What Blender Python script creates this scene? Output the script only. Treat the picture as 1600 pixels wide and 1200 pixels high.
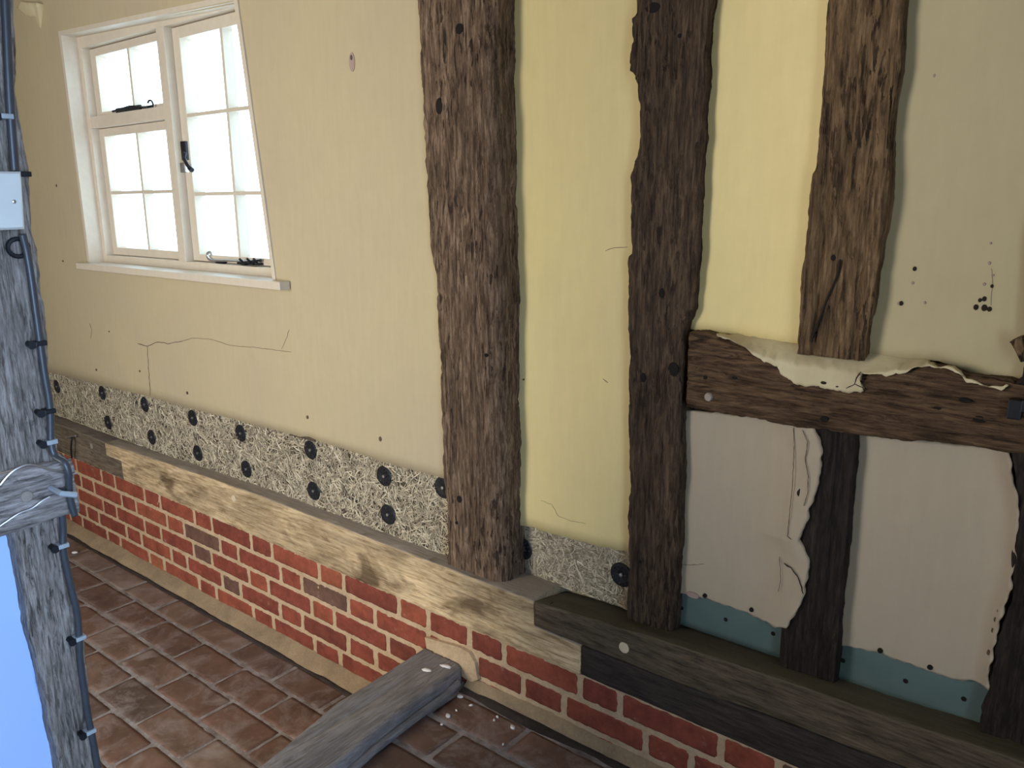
import bpy, math, random
from mathutils import Vector, Matrix, noise
random.seed(7)
for o in list(bpy.data.objects): bpy.data.objects.remove(o)
SC = bpy.context.scene
COL = SC.collection

# ------------------------------------------------------------------ camera
RM = ((0.78016166, 0.62552681, -0.00799962), (0.13492598, -0.18073975, -0.97423207), (-0.61085412, 0.75897915, -0.22540604))
CAM = Vector((2.17504608, -1.32960197, 1.37570604))
F = 1252.0
cd = bpy.data.cameras.new('camera'); cam = bpy.data.objects.new('camera', cd); COL.objects.link(cam)
cd.sensor_fit = 'HORIZONTAL'; cd.sensor_width = 36.0; cd.lens = 36.0 * F / 1600.0
cd.clip_start = 0.02
m3 = Matrix((RM[0], (-RM[1][0], -RM[1][1], -RM[1][2]), (-RM[2][0], -RM[2][1], -RM[2][2]))).transposed()
cam.matrix_world = Matrix.Translation(CAM) @ m3.to_4x4()
SC.camera = cam

# ------------------------------------------------------------------ world, light, exposure
w = bpy.data.worlds.new('sky'); SC.world = w; w.use_nodes = True
w.node_tree.nodes['Background'].inputs[0].default_value = (0.68, 0.85, 1.0, 1)
w.node_tree.nodes['Background'].inputs[1].default_value = 4.6
vs = SC.view_settings
vs.view_transform = 'Standard'; vs.look = 'None'; vs.exposure = 0.12; vs.gamma = 1.0; vs.use_curve_mapping = False


def area(name, loc, target, sx, sy, power, color):
    l = bpy.data.lights.new(name, 'AREA'); l.shape = 'RECTANGLE'; l.size = sx; l.size_y = sy
    l.energy = power; l.color = color
    o = bpy.data.objects.new(name, l); COL.objects.link(o); o.location = loc
    o.rotation_euler = (Vector(target) - Vector(loc)).to_track_quat('-Z', 'Y').to_euler()
    return o


# daylight from two unseen windows, one behind the camera, one placed at the right
area('daylight_garden_window', (0.26, -2.42, 1.28), (0.6, 0, 1.0), 0.8, 1.2, 43, (1.0, 0.875, 0.70))
side = area('daylight_side_window', (2.86, -1.5, 1.25), (0.9, -1.35, 0.85), 0.8, 1.2, 10.5, (0.42, 0.64, 1.0))
side.data.spread = math.radians(85)    # beam narrowed to light the partition and spare the lower right bricks


# ------------------------------------------------------------------ helpers
def ray(x, y):
    u, v = (x - 800) / F, (y - 600) / F
    return Vector([RM[0][i] * u + RM[1][i] * v + RM[2][i] for i in range(3)])


def atY(x, y, Y): d = ray(x, y); return CAM + d * ((Y - CAM[1]) / d[1])
def atX(x, y, X): d = ray(x, y); return CAM + d * ((X - CAM[0]) / d[0])
def atZ(x, y, Z): d = ray(x, y); return CAM + d * ((Z - CAM[2]) / d[2])


def curve(pts):
    """piecewise linear function from (t, value) pairs"""
    pts = sorted(pts)
    def f(t):
        if t <= pts[0][0]: return pts[0][1]
        for (a, va), (b, vb) in zip(pts, pts[1:]):
            if t <= b: return va + (vb - va) * (t - a) / max(b - a, 1e-9)
        return pts[-1][1]
    return f


def X_of_Z(px, Y): return curve([(atY(x, y, Y)[2], atY(x, y, Y)[0]) for x, y in px])
def Z_of_X(px, Y): return curve([(atY(x, y, Y)[0], atY(x, y, Y)[2]) for x, y in px])


def nz(x, y, z): return noise.noise(Vector((x, y, z)))


def tag(o, label=None, cat=None, group=None, kind=None):
    if label: o['label'] = label
    if cat: o['category'] = cat
    if group: o['group'] = group
    if kind: o['kind'] = kind
    return o


def wloc(o):
    p = Vector(o.location)
    while o.parent: o = o.parent; p += o.location
    return p


def obj(name, V, Fc, mat, parent=None, origin=None, smooth=True, attr=None):
    """V in world coordinates; one mesh object"""
    og = Vector(origin) if origin is not None else (wloc(parent) if parent else Vector((0, 0, 0)))
    me = bpy.data.meshes.new(name)
    me.from_pydata([tuple(Vector(v) - og) for v in V], [], Fc)
    me.validate(); me.update()
    import bmesh
    bm = bmesh.new(); bm.from_mesh(me); bmesh.ops.recalc_face_normals(bm, faces=bm.faces); bm.to_mesh(me); bm.free()
    if attr:
        a = me.attributes.new('tint', 'FLOAT', 'POINT'); a.data.foreach_set('value', attr)
    me.polygons.foreach_set('use_smooth', [smooth] * len(me.polygons))
    me.materials.append(mat)
    o = bpy.data.objects.new(name, me); COL.objects.link(o)
    if parent:
        o.parent = parent; o.location = og - wloc(parent)
    else:
        o.location = og
    return o


def empty(name, loc):
    o = bpy.data.objects.new(name, None); COL.objects.link(o); o.location = loc; o.empty_display_size = .02
    return o


class MB:
    def __init__(s): s.v = []; s.f = []; s.t = []
    def add(s, V, Fc, t=0.5):
        b = len(s.v); s.v += [Vector(p) for p in V]; s.f += [tuple(i + b for i in f) for f in Fc]; s.t += [t] * len(V)
    def box(s, x0, x1, y0, y1, z0, z1, b=0.0):
        if b <= 0:
            V = [(x, y, z) for x in (x0, x1) for y in (y0, y1) for z in (z0, z1)]
            s.add(V, [(0, 1, 3, 2), (4, 6, 7, 5), (0, 4, 5, 1), (2, 3, 7, 6), (0, 2, 6, 4), (1, 5, 7, 3)])
        else:
            import bmesh
            bm = bmesh.new(); bmesh.ops.create_cube(bm, size=1)
            for v in bm.verts:
                v.co = Vector(((x0 + x1) / 2 + v.co.x * (x1 - x0), (y0 + y1) / 2 + v.co.y * (y1 - y0), (z0 + z1) / 2 + v.co.z * (z1 - z0)))
            bmesh.ops.bevel(bm, geom=bm.edges, offset=b, segments=2, affect='EDGES', profile=.5)
            bm.verts.index_update()
            s.add([v.co.copy() for v in bm.verts], [tuple(v.index for v in f.verts) for f in bm.faces]); bm.free()
    def tube(s, P, r, n=8, cap=True, flat=1.0, fdir=None):
        P = [Vector(p) for p in P]; R = r if isinstance(r, (list, tuple)) else [r] * len(P)
        b = len(s.v); k = len(P); up = None
        for i, p in enumerate(P):
            d = (P[min(i + 1, k - 1)] - P[max(i - 1, 0)]).normalized()
            if up is None:
                up = d.orthogonal() if fdir is None else Vector(fdir)
            up = (up - d * up.dot(d)).normalized(); sd = d.cross(up)
            for j in range(n):
                a = 2 * math.pi * j / n
                s.v.append(p + (up * math.cos(a) * flat + sd * math.sin(a)) * R[i]); s.t.append(.5)
        for i in range(k - 1):
            for j in range(n):
                s.f.append((b + i * n + j, b + i * n + (j + 1) % n, b + (i + 1) * n + (j + 1) % n, b + (i + 1) * n + j))
        if cap:
            s.f.append(tuple(b + j for j in range(n))); s.f.append(tuple(b + (k - 1) * n + j for j in range(n))[::-1])
    def prism(s, poly, y0, y1):
        """poly of (x, z) extruded in y"""
        n = len(poly); b = len(s.v)
        s.add([(x, y0, z) for x, z in poly] + [(x, y1, z) for x, z in poly],
              [tuple(range(n)), tuple(range(2 * n - 1, n - 1, -1))] + [(i, (i + 1) % n, n + (i + 1) % n, n + i) for i in range(n)])
    def build(s, name, mat, parent=None, origin=None, smooth=False):
        return obj(name, s.v, s.f, mat, parent, origin, smooth, s.t)


def smoothpath(P, k=6):
    P = [Vector(p) for p in P]; out = []
    for i in range(len(P) - 1):
        a, b, c, d = P[max(i - 1, 0)], P[i], P[i + 1], P[min(i + 2, len(P) - 1)]
        for j in range(k):
            t = j / k
            out.append(.5 * ((2 * b) + (c - a) * t + (2 * a - 5 * b + 4 * c - d) * t * t + (3 * b - a - 3 * c + d) * t ** 3))
    out.append(P[-1]); return out


VERT = lambda u, v, w: (v, w, u)     # stands up against the back wall: u = z, v = x, w = y
HORZ = lambda u, v, w: (u, w, v)     # lies along the back wall: u = x, v = z, w = y
FLOR = lambda u, v, w: (v, u, w)     # on the floor, running away from the wall: u = y, v = x, w = z
PVER = lambda u, v, w: (w, v, u)     # post of the partition: u = z, v = y, w = x
PHOR = lambda u, v, w: (w, u, v)     # rail of the partition: u = y, v = z, w = x


def timber(name, mp, u0, u1, lo, hi, wf, wb, mat, parent=None, origin=None, rl=.006, rh=.006, amp=.002, edge=.003, nf=26, du=.008, seed=0.0, ns=7, knots=()):
    sg = 1 if wf > wb else -1
    n = max(4, int((u1 - u0) / du)); V = []; Fc = []
    ring0 = None
    for i in range(n + 1):
        u = u0 + (u1 - u0) * i / n
        a, b = lo(u), hi(u)
        a += edge * (nz(u * 9, seed, 1.3) + .5 * nz(u * 31, seed, 7.3) + .45 * nz(u * 90, seed, 2.3)); b += edge * (nz(u * 9, seed, 5.3) + .5 * nz(u * 31, seed, 9.3) + .45 * nz(u * 90, seed, 4.3))
        pts = []      # (v, w, nv, nw)
        for j in range(ns):
            pts.append((a, wb + (wf - sg * rl - wb) * j / ns, -1, 0))
        for j in range(4):
            t = (j + .5) / 4 * math.pi / 2
            pts.append((a + rl * (1 - math.cos(t)), wf - sg * rl * (1 - math.sin(t)), -math.cos(t), math.sin(t)))
        for j in range(nf + 1):
            pts.append((a + rl + (b - rh - a - rl) * j / nf, wf, 0, 1))
        for j in range(4):
            t = (3.5 - j) / 4 * math.pi / 2
            pts.append((b - rh * (1 - math.cos(t)), wf - sg * rh * (1 - math.sin(t)), math.cos(t), math.sin(t)))
        for j in range(ns, -1, -1):
            pts.append((b, wb + (wf - sg * rh - wb) * j / ns, 1, 0))
        for (v, ww, nv, nw) in pts:
            q = v + ww * 1.7
            d = amp * (.8 * nz(u * 2.5, q * 22, seed) + .6 * nz(u * 7, q * 80, seed + 3) + .8 * nz(u * 20, q * 200, seed + 5))
            c = nz(u * 1.8, q * 60, seed + 11)
            if c > .33: d -= amp * 7 * (c - .33)
            e = nz(u * 22, q * 150, seed + 17)
            if e > .28: d -= amp * 4 * (e - .28)
            for (ku, kv, kr, kd) in knots:
                rr = ((u - ku) ** 2 * .5 + (v - kv) ** 2) / (kr * kr)
                if rr < 4: d += kd * math.exp(-rr * 1.5)
            V.append(mp(u, v + nv * d, ww + sg * nw * d))
        if ring0 is None: ring0 = len(pts)
    m = ring0
    for i in range(n):
        for j in range(m):
            Fc.append((i * m + j, i * m + (j + 1) % m, (i + 1) * m + (j + 1) % m, (i + 1) * m + j))
    Fc.append(tuple(range(m))); Fc.append(tuple(n * m + j for j in range(m))[::-1])
    o = obj(name, V, Fc, mat, parent, origin)
    return o


def coons(L, R, B, T, nu, nv, depth, amp=.0012, ydef=None, jit=0.0, seed=0.0):
    """four border polylines (world points) -> skin + back; returns V, F"""
    def par(P):
        P = [Vector(p) for p in P]; ds = [0]
        for a, b in zip(P, P[1:]): ds.append(ds[-1] + (b - a).length)
        def f(t):
            d = t * ds[-1]
            for i in range(len(P) - 1):
                if d <= ds[i + 1] or i == len(P) - 2:
                    k = (d - ds[i]) / max(ds[i + 1] - ds[i], 1e-9); return P[i].lerp(P[i + 1], min(k, 1))
        return f
    l, r, b, t = par(L), par(R), par(B), par(T); V = []; Fc = []
    p00, p10, p01, p11 = b(0), b(1), t(0), t(1)
    for i in range(nu + 1):
        u = i / nu
        for j in range(nv + 1):
            v = j / nv
            p = b(u) * (1 - v) + t(u) * v + l(v) * (1 - u) + r(v) * u - (p00 * (1 - u) * (1 - v) + p10 * u * (1 - v) + p01 * (1 - u) * v + p11 * u * v)
            if ydef: p.y = ydef(u, v, p)
            p.y += amp * (nz(p.x * 3, p.z * 3, seed) * 1.6 + .6 * nz(p.x * 11, p.z * 11, seed))
            if jit:
                if i in (0, nu): p.x += jit * nz(p.z * 60, seed, 3)
                if j in (0, nv): p.z += jit * nz(p.x * 60, seed, 5)
            V.append(p)
    n1 = len(V); V += [Vector((p.x, p.y + depth, p.z)) for p in V]
    k = nv + 1
    for i in range(nu):
        for j in range(nv):
            q = (i * k + j, (i + 1) * k + j, (i + 1) * k + j + 1, i * k + j + 1); Fc.append(q); Fc.append(tuple(n1 + x for x in q[::-1]))
    for i in range(nu):
        for j in (0, nv):
            a, c = i * k + j, (i + 1) * k + j; Fc.append((a, c, n1 + c, n1 + a))
    for j in range(nv):
        for i in (0, nu):
            a, c = i * k + j, i * k + j + 1; Fc.append((a, c, n1 + c, n1 + a))
    return V, Fc


def pillow(mb, mp, a0, a1, b0, b1, h, drop, sg, nx, ny, jit, rough, tint, seed, rad=.012):
    """irregular worn block face (brick / tile): grid with skirt"""
    V = []; Fc = []
    ca, cb = (a0 + a1) / 2, (b0 + b1) / 2
    for i in range(-1, nx + 2):
        for j in range(-1, ny + 2):
            ii, jj = min(max(i, 0), nx), min(max(j, 0), ny)
            a = a0 + (a1 - a0) * ii / nx; b = b0 + (b1 - b0) * jj / ny
            ea = min(a - a0, a1 - a); eb = min(b - b0, b1 - b)
            if ii in (0, nx):
                a += (1 if ii == 0 else -1) * abs(jit * (1 + nz(b * 70 + seed, seed * 3, ii)))
            if jj in (0, ny):
                b += (1 if jj == 0 else -1) * abs(jit * (1 + nz(a * 70 + seed, seed * 5, jj)))
            if ii in (0, nx) and jj in (0, ny):
                a += (ca - a) * .0 + (1 if ii == 0 else -1) * rad * .35; b += (1 if jj == 0 else -1) * rad * .35
            hh = h + rough * (nz(a * 18, b * 18, seed) + .6 * nz(a * 55, b * 55, seed))
            if ea < 1e-6 or eb < 1e-6: hh -= .0012
            if i != ii or j != jj: hh = h - drop
            V.append(mp(a, b, sg * hh))
    k = ny + 3
    for i in range(nx + 2):
        for j in range(ny + 2):
            Fc.append((i * k + j, (i + 1) * k + j, (i + 1) * k + j + 1, i * k + j + 1))
    mb.add(V, Fc, tint)


# ------------------------------------------------------------------ materials
class N:
    def __init__(s, name):
        s.m = bpy.data.materials.new(name); s.m.use_nodes = True; s.t = s.m.node_tree
        s.b = s.t.nodes['Principled BSDF']; s.c = s.t.nodes.new('ShaderNodeTexCoord').outputs['Object']
    def n(s, ty, **kw):
        x = s.t.nodes.new(ty)
        for k, v in kw.items(): setattr(x, k, v)
        return x
    def link(s, a, b): s.t.links.new(a, b)
    def mapping(s, sc, src=None):
        x = s.n('ShaderNodeMapping'); x.inputs['Scale'].default_value = sc; s.link(src or s.c, x.inputs[0]); return x.outputs[0]
    def noise(s, src, scale, detail=4, rough=.55, dist=0):
        x = s.n('ShaderNodeTexNoise'); x.inputs['Scale'].default_value = scale; x.inputs['Detail'].default_value = detail
        x.inputs['Roughness'].default_value = rough; x.inputs['Distortion'].default_value = dist; s.link(src, x.inputs['Vector']); return x.outputs['Fac']
    def ramp(s, fac, stops):
        x = s.n('ShaderNodeValToRGB'); e = x.color_ramp.elements
        while len(e) < len(stops): e.new(.5)
        for el, (p, c) in zip(e, stops):
            el.position = p; el.color = (c[0], c[1], c[2], 1) if isinstance(c, (tuple, list)) else (c, c, c, 1)
        s.link(fac, x.inputs[0]); return x.outputs[0]
    def mix(s, fac, a, b, mode='MIX'):
        x = s.n('ShaderNodeMix', data_type='RGBA', blend_type=mode)
        for sock, val in ((x.inputs[0], fac), (x.inputs[6], a), (x.inputs[7], b)):
            if isinstance(val, (int, float)): sock.default_value = val
            elif isinstance(val, tuple): sock.default_value = (*val, 1)
            else: s.link(val, sock)
        return x.outputs[2]
    def math(s, op, a, b=0.0):
        x = s.n('ShaderNodeMath', operation=op)
        for i, v in enumerate((a, b)):
            if isinstance(v, (int, float)): x.inputs[i].default_value = v
            else: s.link(v, x.inputs[i])
        return x.outputs[0]
    def bump(s, h, strength, dist=.002):
        x = s.n('ShaderNodeBump'); x.inputs['Strength'].default_value = strength; x.inputs['Distance'].default_value = dist
        s.link(h, x.inputs['Height']); s.link(x.outputs[0], s.b.inputs['Normal'])
    def fin(s, col, rough=.85, spec=.3):
        if isinstance(col, tuple): s.b.inputs['Base Color'].default_value = (*col, 1)
        else: s.link(col, s.b.inputs['Base Color'])
        if isinstance(rough, (int, float)): s.b.inputs['Roughness'].default_value = rough
        else: s.link(rough, s.b.inputs['Roughness'])
        s.b.inputs['Specular IOR Level'].default_value = spec
        return s.m


def oak(name, axis, dark, mid, light, blot=(.62, 1.15), bump=.6, pits=.5, dust=None, knots=0.0, rough=.82, spec=.25, fib=75):
    g = N(name)
    def sc(al): return tuple(al if k == axis else 1.0 for k in 'xyz')
    m = g.mapping(sc(.12)); m2 = g.mapping(sc(.3)); m3 = g.mapping(sc(.2))
    n1 = g.noise(m, fib * 1.7, 8, .72, .35); n2 = g.noise(m2, 9, 4, .6, .8); n3 = g.noise(m3, 105, 4, .62, .4)
    n4 = g.noise(g.mapping(sc(.035)), 260, 3, .6)
    col = g.ramp(n1, [(.34, dark), (.5, mid), (.66, light)])
    col = g.mix(1.0, col, g.ramp(n2, [(.3, blot[0]), (.7, blot[1])]), 'MULTIPLY')
    fine = g.ramp(n4, [(.3, .62), (.55, 1.06)])
    col = g.mix(.75, col, fine, 'MULTIPLY')
    pm = g.ramp(n3, [(.38, 1.0), (.45, 0.0)])
    msk = g.ramp(g.noise(g.mapping(sc(.35)), 12, 3), [(.38, 0.15), (.58, 1.0)])
    pf = g.math('MULTIPLY', g.math('MULTIPLY', pm, msk), pits)
    col = g.mix(pf, col, (.018, .011, .008))
    if knots:
        kn = g.ramp(g.noise(g.mapping(sc(.55)), 7.5, 4, .6, .4), [(.56, 0.0), (.68, 1.0)])
        kn = g.math('MULTIPLY', kn, knots)
        col = g.mix(kn, col, (.07, .038, .018))
    if dust:
        ge = g.n('ShaderNodeNewGeometry'); sx = g.n('ShaderNodeSeparateXYZ'); g.link(ge.outputs['Normal'], sx.inputs[0])
        up = g.ramp(sx.outputs[2], [(.55, 0.0), (.85, .85)])
        dc = g.mix(g.ramp(n2, [(.35, 0.0), (.65, 1.0)]), dust, tuple(x * .62 for x in dust))
        dc = g.mix(.6, dc, fine, 'MULTIPLY')
        col = g.mix(up, col, dc)
    h = g.math('SUBTRACT', g.math('ADD', n1, g.math('MULTIPLY', n4, .5)), g.math('MULTIPLY', pf, .8))
    g.bump(h, bump, .006)
    return g.fin(col, rough, spec)


def plaster(name, a, b, bump=.10, scale=1.6, wob=1.0):
    g = N(name); n1 = g.noise(g.mapping((1, 1, .6)), scale, 5, .55, .6); n2 = g.noise(g.c, 28, 5, .6); n3 = g.noise(g.mapping((1, 1, .15)), 60, 3)
    col = g.mix(g.ramp(n1, [(.35, 0.0), (.65, 1.0)]), a, b)
    col = g.mix(.3 * wob, col, g.ramp(n2, [(.3, .93), (.7, 1.04)]), 'MULTIPLY')
    col = g.mix(.4 * wob, col, g.ramp(n3, [(.3, .93), (.7, 1.04)]), 'MULTIPLY')
    g.bump(g.math('ADD', n2, g.math('MULTIPLY', n3, .4)), bump, .002)
    return g.fin(col, .8, .25)


def flat(name, c, rough=.5, metal=0.0, spec=.4, var=.12, sc=40):
    g = N(name); n = g.noise(g.c, sc, 4)
    col = g.mix(1.0, c, g.ramp(n, [(.3, 1 - var), (.7, 1 + var * .6)]), 'MULTIPLY')
    g.b.inputs['Metallic'].default_value = metal
    g.bump(n, .1, .001)
    return g.fin(col, rough, spec)


M = {}
M['post_a'] = oak('weathered_brown_oak', 'z', (.045, .025, .017), (.165, .108, .070), (.34, .24, .165), pits=.85, bump=.9)
M['post_b'] = oak('dark_brown_oak', 'z', (.022, .014, .010), (.085, .055, .036), (.165, .112, .070), pits=.8, bump=.9)
M['post_c'] = oak('pitted_tan_oak', 'z', (.035, .020, .011), (.185, .115, .060), (.32, .215, .12), pits=.95, bump=1.0, fib=60)
M['post_d'] = oak('blackened_oak', 'z', (.010, .008, .007), (.028, .022, .018), (.055, .043, .034), pits=.7, bump=.8)
M['rail'] = oak('reddish_rail_oak', 'x', (.028, .016, .010), (.125, .073, .040), (.22, .14, .080), pits=.6, bump=.9)
M['new_oak'] = oak('pale_sanded_oak', 'x', (.30, .20, .11), (.60, .45, .265), (.74, .59, .38), blot=(.45, 1.12), pits=.25, bump=.3, dust=(.33, .29, .25), knots=.8, rough=.6)
M['grey_oak'] = oak('grey_old_oak', 'x', (.07, .052, .036), (.155, .122, .086), (.22, .178, .13), pits=.35, bump=.5, dust=(.26, .225, .19))
M['dun_shaded'] = oak('dun_oak_darkened', 'x', (.042, .030, .020), (.105, .080, .052), (.15, .118, .078), pits=.3, bump=.35, dust=(.13, .115, .078))  # dun oak, albedo lowered further to hold the shade at lower right
M['slate_shaded'] = oak('slate_oak_darkened', 'x', (.022, .018, .015), (.044, .035, .029), (.064, .053, .044), pits=.3, bump=.35)  # dark timber with the lower right shade painted into its tones
M['step_oak'] = oak('scuffed_grey_oak', 'y', (.15, .138, .135), (.22, .205, .205), (.29, .275, .275), pits=.15, bump=.35, rough=.55, spec=.4)
M['part_oak'] = oak('silvery_rough_oak', 'z', (.13, .105, .09), (.36, .31, .275), (.56, .50, .455), pits=.6, bump=1.0, fib=120)
M['part_rail'] = oak('silvery_rail_oak', 'y', (.10, .085, .08), (.34, .30, .28), (.52, .47, .45), pits=.5, bump=.8)
M['cream'] = plaster('cream_painted_plaster', (.48, .405, .25), (.44, .37, .255))
M['yellow'] = plaster('yellow_cream_lit', (.81, .67, .315), (.76, .63, .34))  # brighter copy of the wall plaster; stronger light on these bays is in it
M['pale'] = plaster('stone_plaster_dimmed', (.50, .425, .255), (.46, .39, .245))  # duller than the yellow bays; light falling off rightwards is in the tone
M['pale_shaded'] = plaster('stone_plaster_shaded', (.45, .385, .285), (.41, .345, .265))  # darkened copy for the panels under the rail, shade included in the colour
M['shell'] = plaster('old_tan_plaster', (.36, .31, .25), (.30, .26, .21))
M['rawp'] = plaster('lumpy_lime_plaster', (.62, .55, .36), (.50, .42, .27), bump=.8, scale=9)
M['white'] = flat('cream_gloss_paint', (.60, .53, .43), .35, var=.05)
M['black'] = flat('black_iron', (.015, .016, .02), .45, .3)
M['blackp'] = flat('black_plastic', (.012, .014, .018), .45)
M['hole'] = flat('dark_hole', (.008, .006, .005), .95)
M['steel'] = flat('zinc_steel', (.62, .62, .62), .35, .9)
M['grey_clip'] = flat('grey_plastic_clip', (.36, .40, .44), .5)
M['cable'] = flat('dark_blue_grey_cable', (.050, .055, .066), .38, spec=.5)
M['teal'] = flat('teal_board_shaded', (.11, .165, .155), .85, var=.15, sc=9)  # teal board set dark, the shade low on the wall baked in
M['pegw'] = flat('pale_oak_peg', (.62, .52, .36), .7)
M['pegg'] = flat('weathered_peg', (.30, .26, .22), .8)
M['boxw'] = flat('off_white_plastic', (.66, .68, .66), .35, var=.03)
M['bluelit'] = flat('blue_daylit_panel', (.40, .56, 1.0), .6, var=.04, sc=3)  # stands for white plaster; blue daylight is put into the colour
M['pink'] = flat('pink_undercoat_plaster', (.36, .26, .23), .9)
M['chip'] = flat('white_plaster_crumb', (.72, .69, .66), .9)
M['slot'] = flat('dark_crack', (.10, .075, .05), .95)
M['slotd'] = flat('deep_crack', (.02, .014, .01), .95)


def glass_mat():
    g = N('window_glass'); g.b.inputs['Transmission Weight'].default_value = 1.0; g.b.inputs['IOR'].default_value = 1.45
    g.fin((.96, .99, 1.0), .0, .5)
    t = g.n('ShaderNodeBsdfTransparent'); t.inputs[0].default_value = (.95, .98, .99, 1)
    gl = g.n('ShaderNodeBsdfGlossy'); gl.inputs['Roughness'].default_value = .02
    mx = g.n('ShaderNodeMixShader'); mx.inputs[0].default_value = .05
    g.link(t.outputs[0], mx.inputs[1]); g.link(gl.outputs[0], mx.inputs[2])
    g.link(mx.outputs[0], g.t.nodes['Material Output'].inputs[0]); return g.m


M['glass'] = glass_mat()


def brick_mat():
    g = N('red_brick'); at = g.n('ShaderNodeAttribute', attribute_name='tint')
    base = g.ramp(at.outputs['Fac'], [(0.0, (.15, .085, .062)), (.12, (.15, .055, .038)), (.35, (.19, .050, .033)), (.6, (.25, .062, .039)), (.85, (.29, .078, .044)), (1.0, (.34, .11, .055))])
    n1 = g.noise(g.c, 16, 5, .6); n2 = g.noise(g.c, 90, 4, .6)
    col = g.mix(1.0, base, g.ramp(n1, [(.3, .66), (.7, 1.28)]), 'MULTIPLY')
    col = g.mix(.6, col, g.ramp(n2, [(.3, .75), (.7, 1.15)]), 'MULTIPLY')
    sm = g.ramp(g.noise(g.c, 23, 5, .7), [(.62, 0.0), (.74, .55)])
    col = g.mix(sm, col, (.42, .30, .22))
    g.bump(g.math('ADD', n1, n2), .5, .002); return g.fin(col, .85, .25)


def tile_mat():
    g = N('quarry_tile'); at = g.n('ShaderNodeAttribute', attribute_name='tint')
    base = g.ramp(at.outputs['Fac'], [(0.0, (.10, .070, .058)), (.3, (.125, .072, .054)), (.6, (.155, .085, .062)), (.85, (.18, .115, .085)), (1.0, (.22, .165, .135))])
    n1 = g.noise(g.c, 7, 5, .6); n2 = g.noise(g.c, 38, 5, .65); n3 = g.noise(g.c, 4, 3)
    col = g.mix(1.0, base, g.ramp(n1, [(.3, .6), (.7, 1.35)]), 'MULTIPLY')
    col = g.mix(.7, col, g.ramp(n2, [(.3, .7), (.7, 1.2)]), 'MULTIPLY')
    dust = g.ramp(g.noise(g.c, 9, 7, .75, .6), [(.48, 0.0), (.72, .75)])
    col = g.mix(dust, col, (.33, .285, .27))
    g.bump(g.math('ADD', n1, g.math('MULTIPLY', n2, .6)), .35, .004)
    return g.fin(col, g.ramp(n2, [(.3, .38), (.7, .62)]), .45)


def mortar_mat(name, a, b):
    g = N(name); n1 = g.noise(g.c, 20, 5, .6); n2 = g.noise(g.c, 150, 4)
    col = g.mix(g.ramp(n1, [(.3, 0.0), (.7, 1.0)]), a, b)
    col = g.mix(.5, col, g.ramp(n2, [(.3, .75), (.7, 1.15)]), 'MULTIPLY')
    g.bump(g.math('ADD', n1, n2), .6, .002); return g.fin(col, .95, .15)


M['brick'] = brick_mat(); M['tile'] = tile_mat()
M['mortar'] = mortar_mat('lime_mortar', (.58, .43, .28), (.44, .32, .20))
M['grout'] = mortar_mat('floor_grout', (.36, .33, .32), (.15, .12, .105))
M['fillet'] = mortar_mat('sand_fillet', (.36, .265, .16), (.25, .185, .12))
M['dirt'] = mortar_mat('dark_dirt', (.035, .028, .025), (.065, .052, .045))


def wool_mat(name, k):
    g = N(name); at = g.n('ShaderNodeAttribute', attribute_name='tint')
    col = g.ramp(at.outputs['Fac'], [(0.0, tuple(x * k for x in (.22, .185, .13))), (.5, tuple(x * k for x in (.42, .36, .26))), (1.0, tuple(x * k for x in (.66, .59, .44)))])
    return g.fin(col, .85, .2)


M['wool'] = wool_mat('wood_wool_strands', 1.0); M['woolbase'] = flat('wood_wool_core', (.075, .06, .042), .95, var=.5, sc=150)

# ------------------------------------------------------------------ room shell
CEIL = 2.5
mb = MB(); mb.box(-2.6, 2.95, -2.7, .3, CEIL, CEIL + .1); tag(mb.build('ceiling', M['shell']), kind='structure')
mb = MB(); mb.box(-2.7, -2.6, -2.7, .3, -.05, CEIL); tag(mb.build('wall_left', M['shell']), kind='structure')
mb = MB(); mb.box(2.95, 3.1, -2.7, -1.9, -.05, CEIL); mb.box(2.95, 3.1, -1.0, .3, -.05, CEIL); mb.box(2.95, 3.1, -1.9, -1.0, -.05, .6); mb.box(2.95, 3.1, -1.9, -1.0, 1.9, CEIL); tag(mb.build('wall_right', M['shell']), kind='structure')
mb = MB()
for x0, x1, z0, z1 in ((-2.6, -.2, 0, CEIL), (.72, 2.95, 0, CEIL), (-.2, .72, 0, .68), (-.2, .72, 1.97, CEIL)):
    mb.box(x0, x1, -2.7, -2.5, z0, z1)
tag(mb.build('wall_rear', M['shell']), kind='structure')

# floor: lower tiled floor left of the timber step, raised tiled floor right of it
FL, FR = 0.0, 0.18
mb = MB()
flat_mp = lambda a, b, h: (a, b, h)
mg = MB(); mg.box(-2.6, .88, -2.5, -.02, -.05, FL - .0012); mg.box(.9, 2.95, -2.5, .02, -.05, FR - .0012)
rows = [-.042, -.146, -.264, -.378]
while rows[-1] > -2.4: rows.append(rows[-1] - .1165)
S = 0
for k, (yt, yb) in enumerate(zip(rows, rows[1:])):
    x = (-.835 if k % 2 == 0 else -.722) - 8 * .2265
    while x < .84:
        S += 1
        t = min(1, max(0, random.gauss(.5, .22)))
        if k == 0: t = random.uniform(.0, .3) if x > -.1 else random.uniform(.75, 1.0)
        j = .0035; pillow(mb, flat_mp, x + j + random.uniform(-.004, .004), x + .2265 - j, yb + j + random.uniform(-.002, .003), yt - j, FL + random.uniform(0, .001), .012, 1, 16, 8, .0018, .0007, t, S * 1.7, rad=.004)
        x += .2265
rows = [-.036, -.145]
while rows[-1] > -2.4: rows.append(rows[-1] - .1165)
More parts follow.
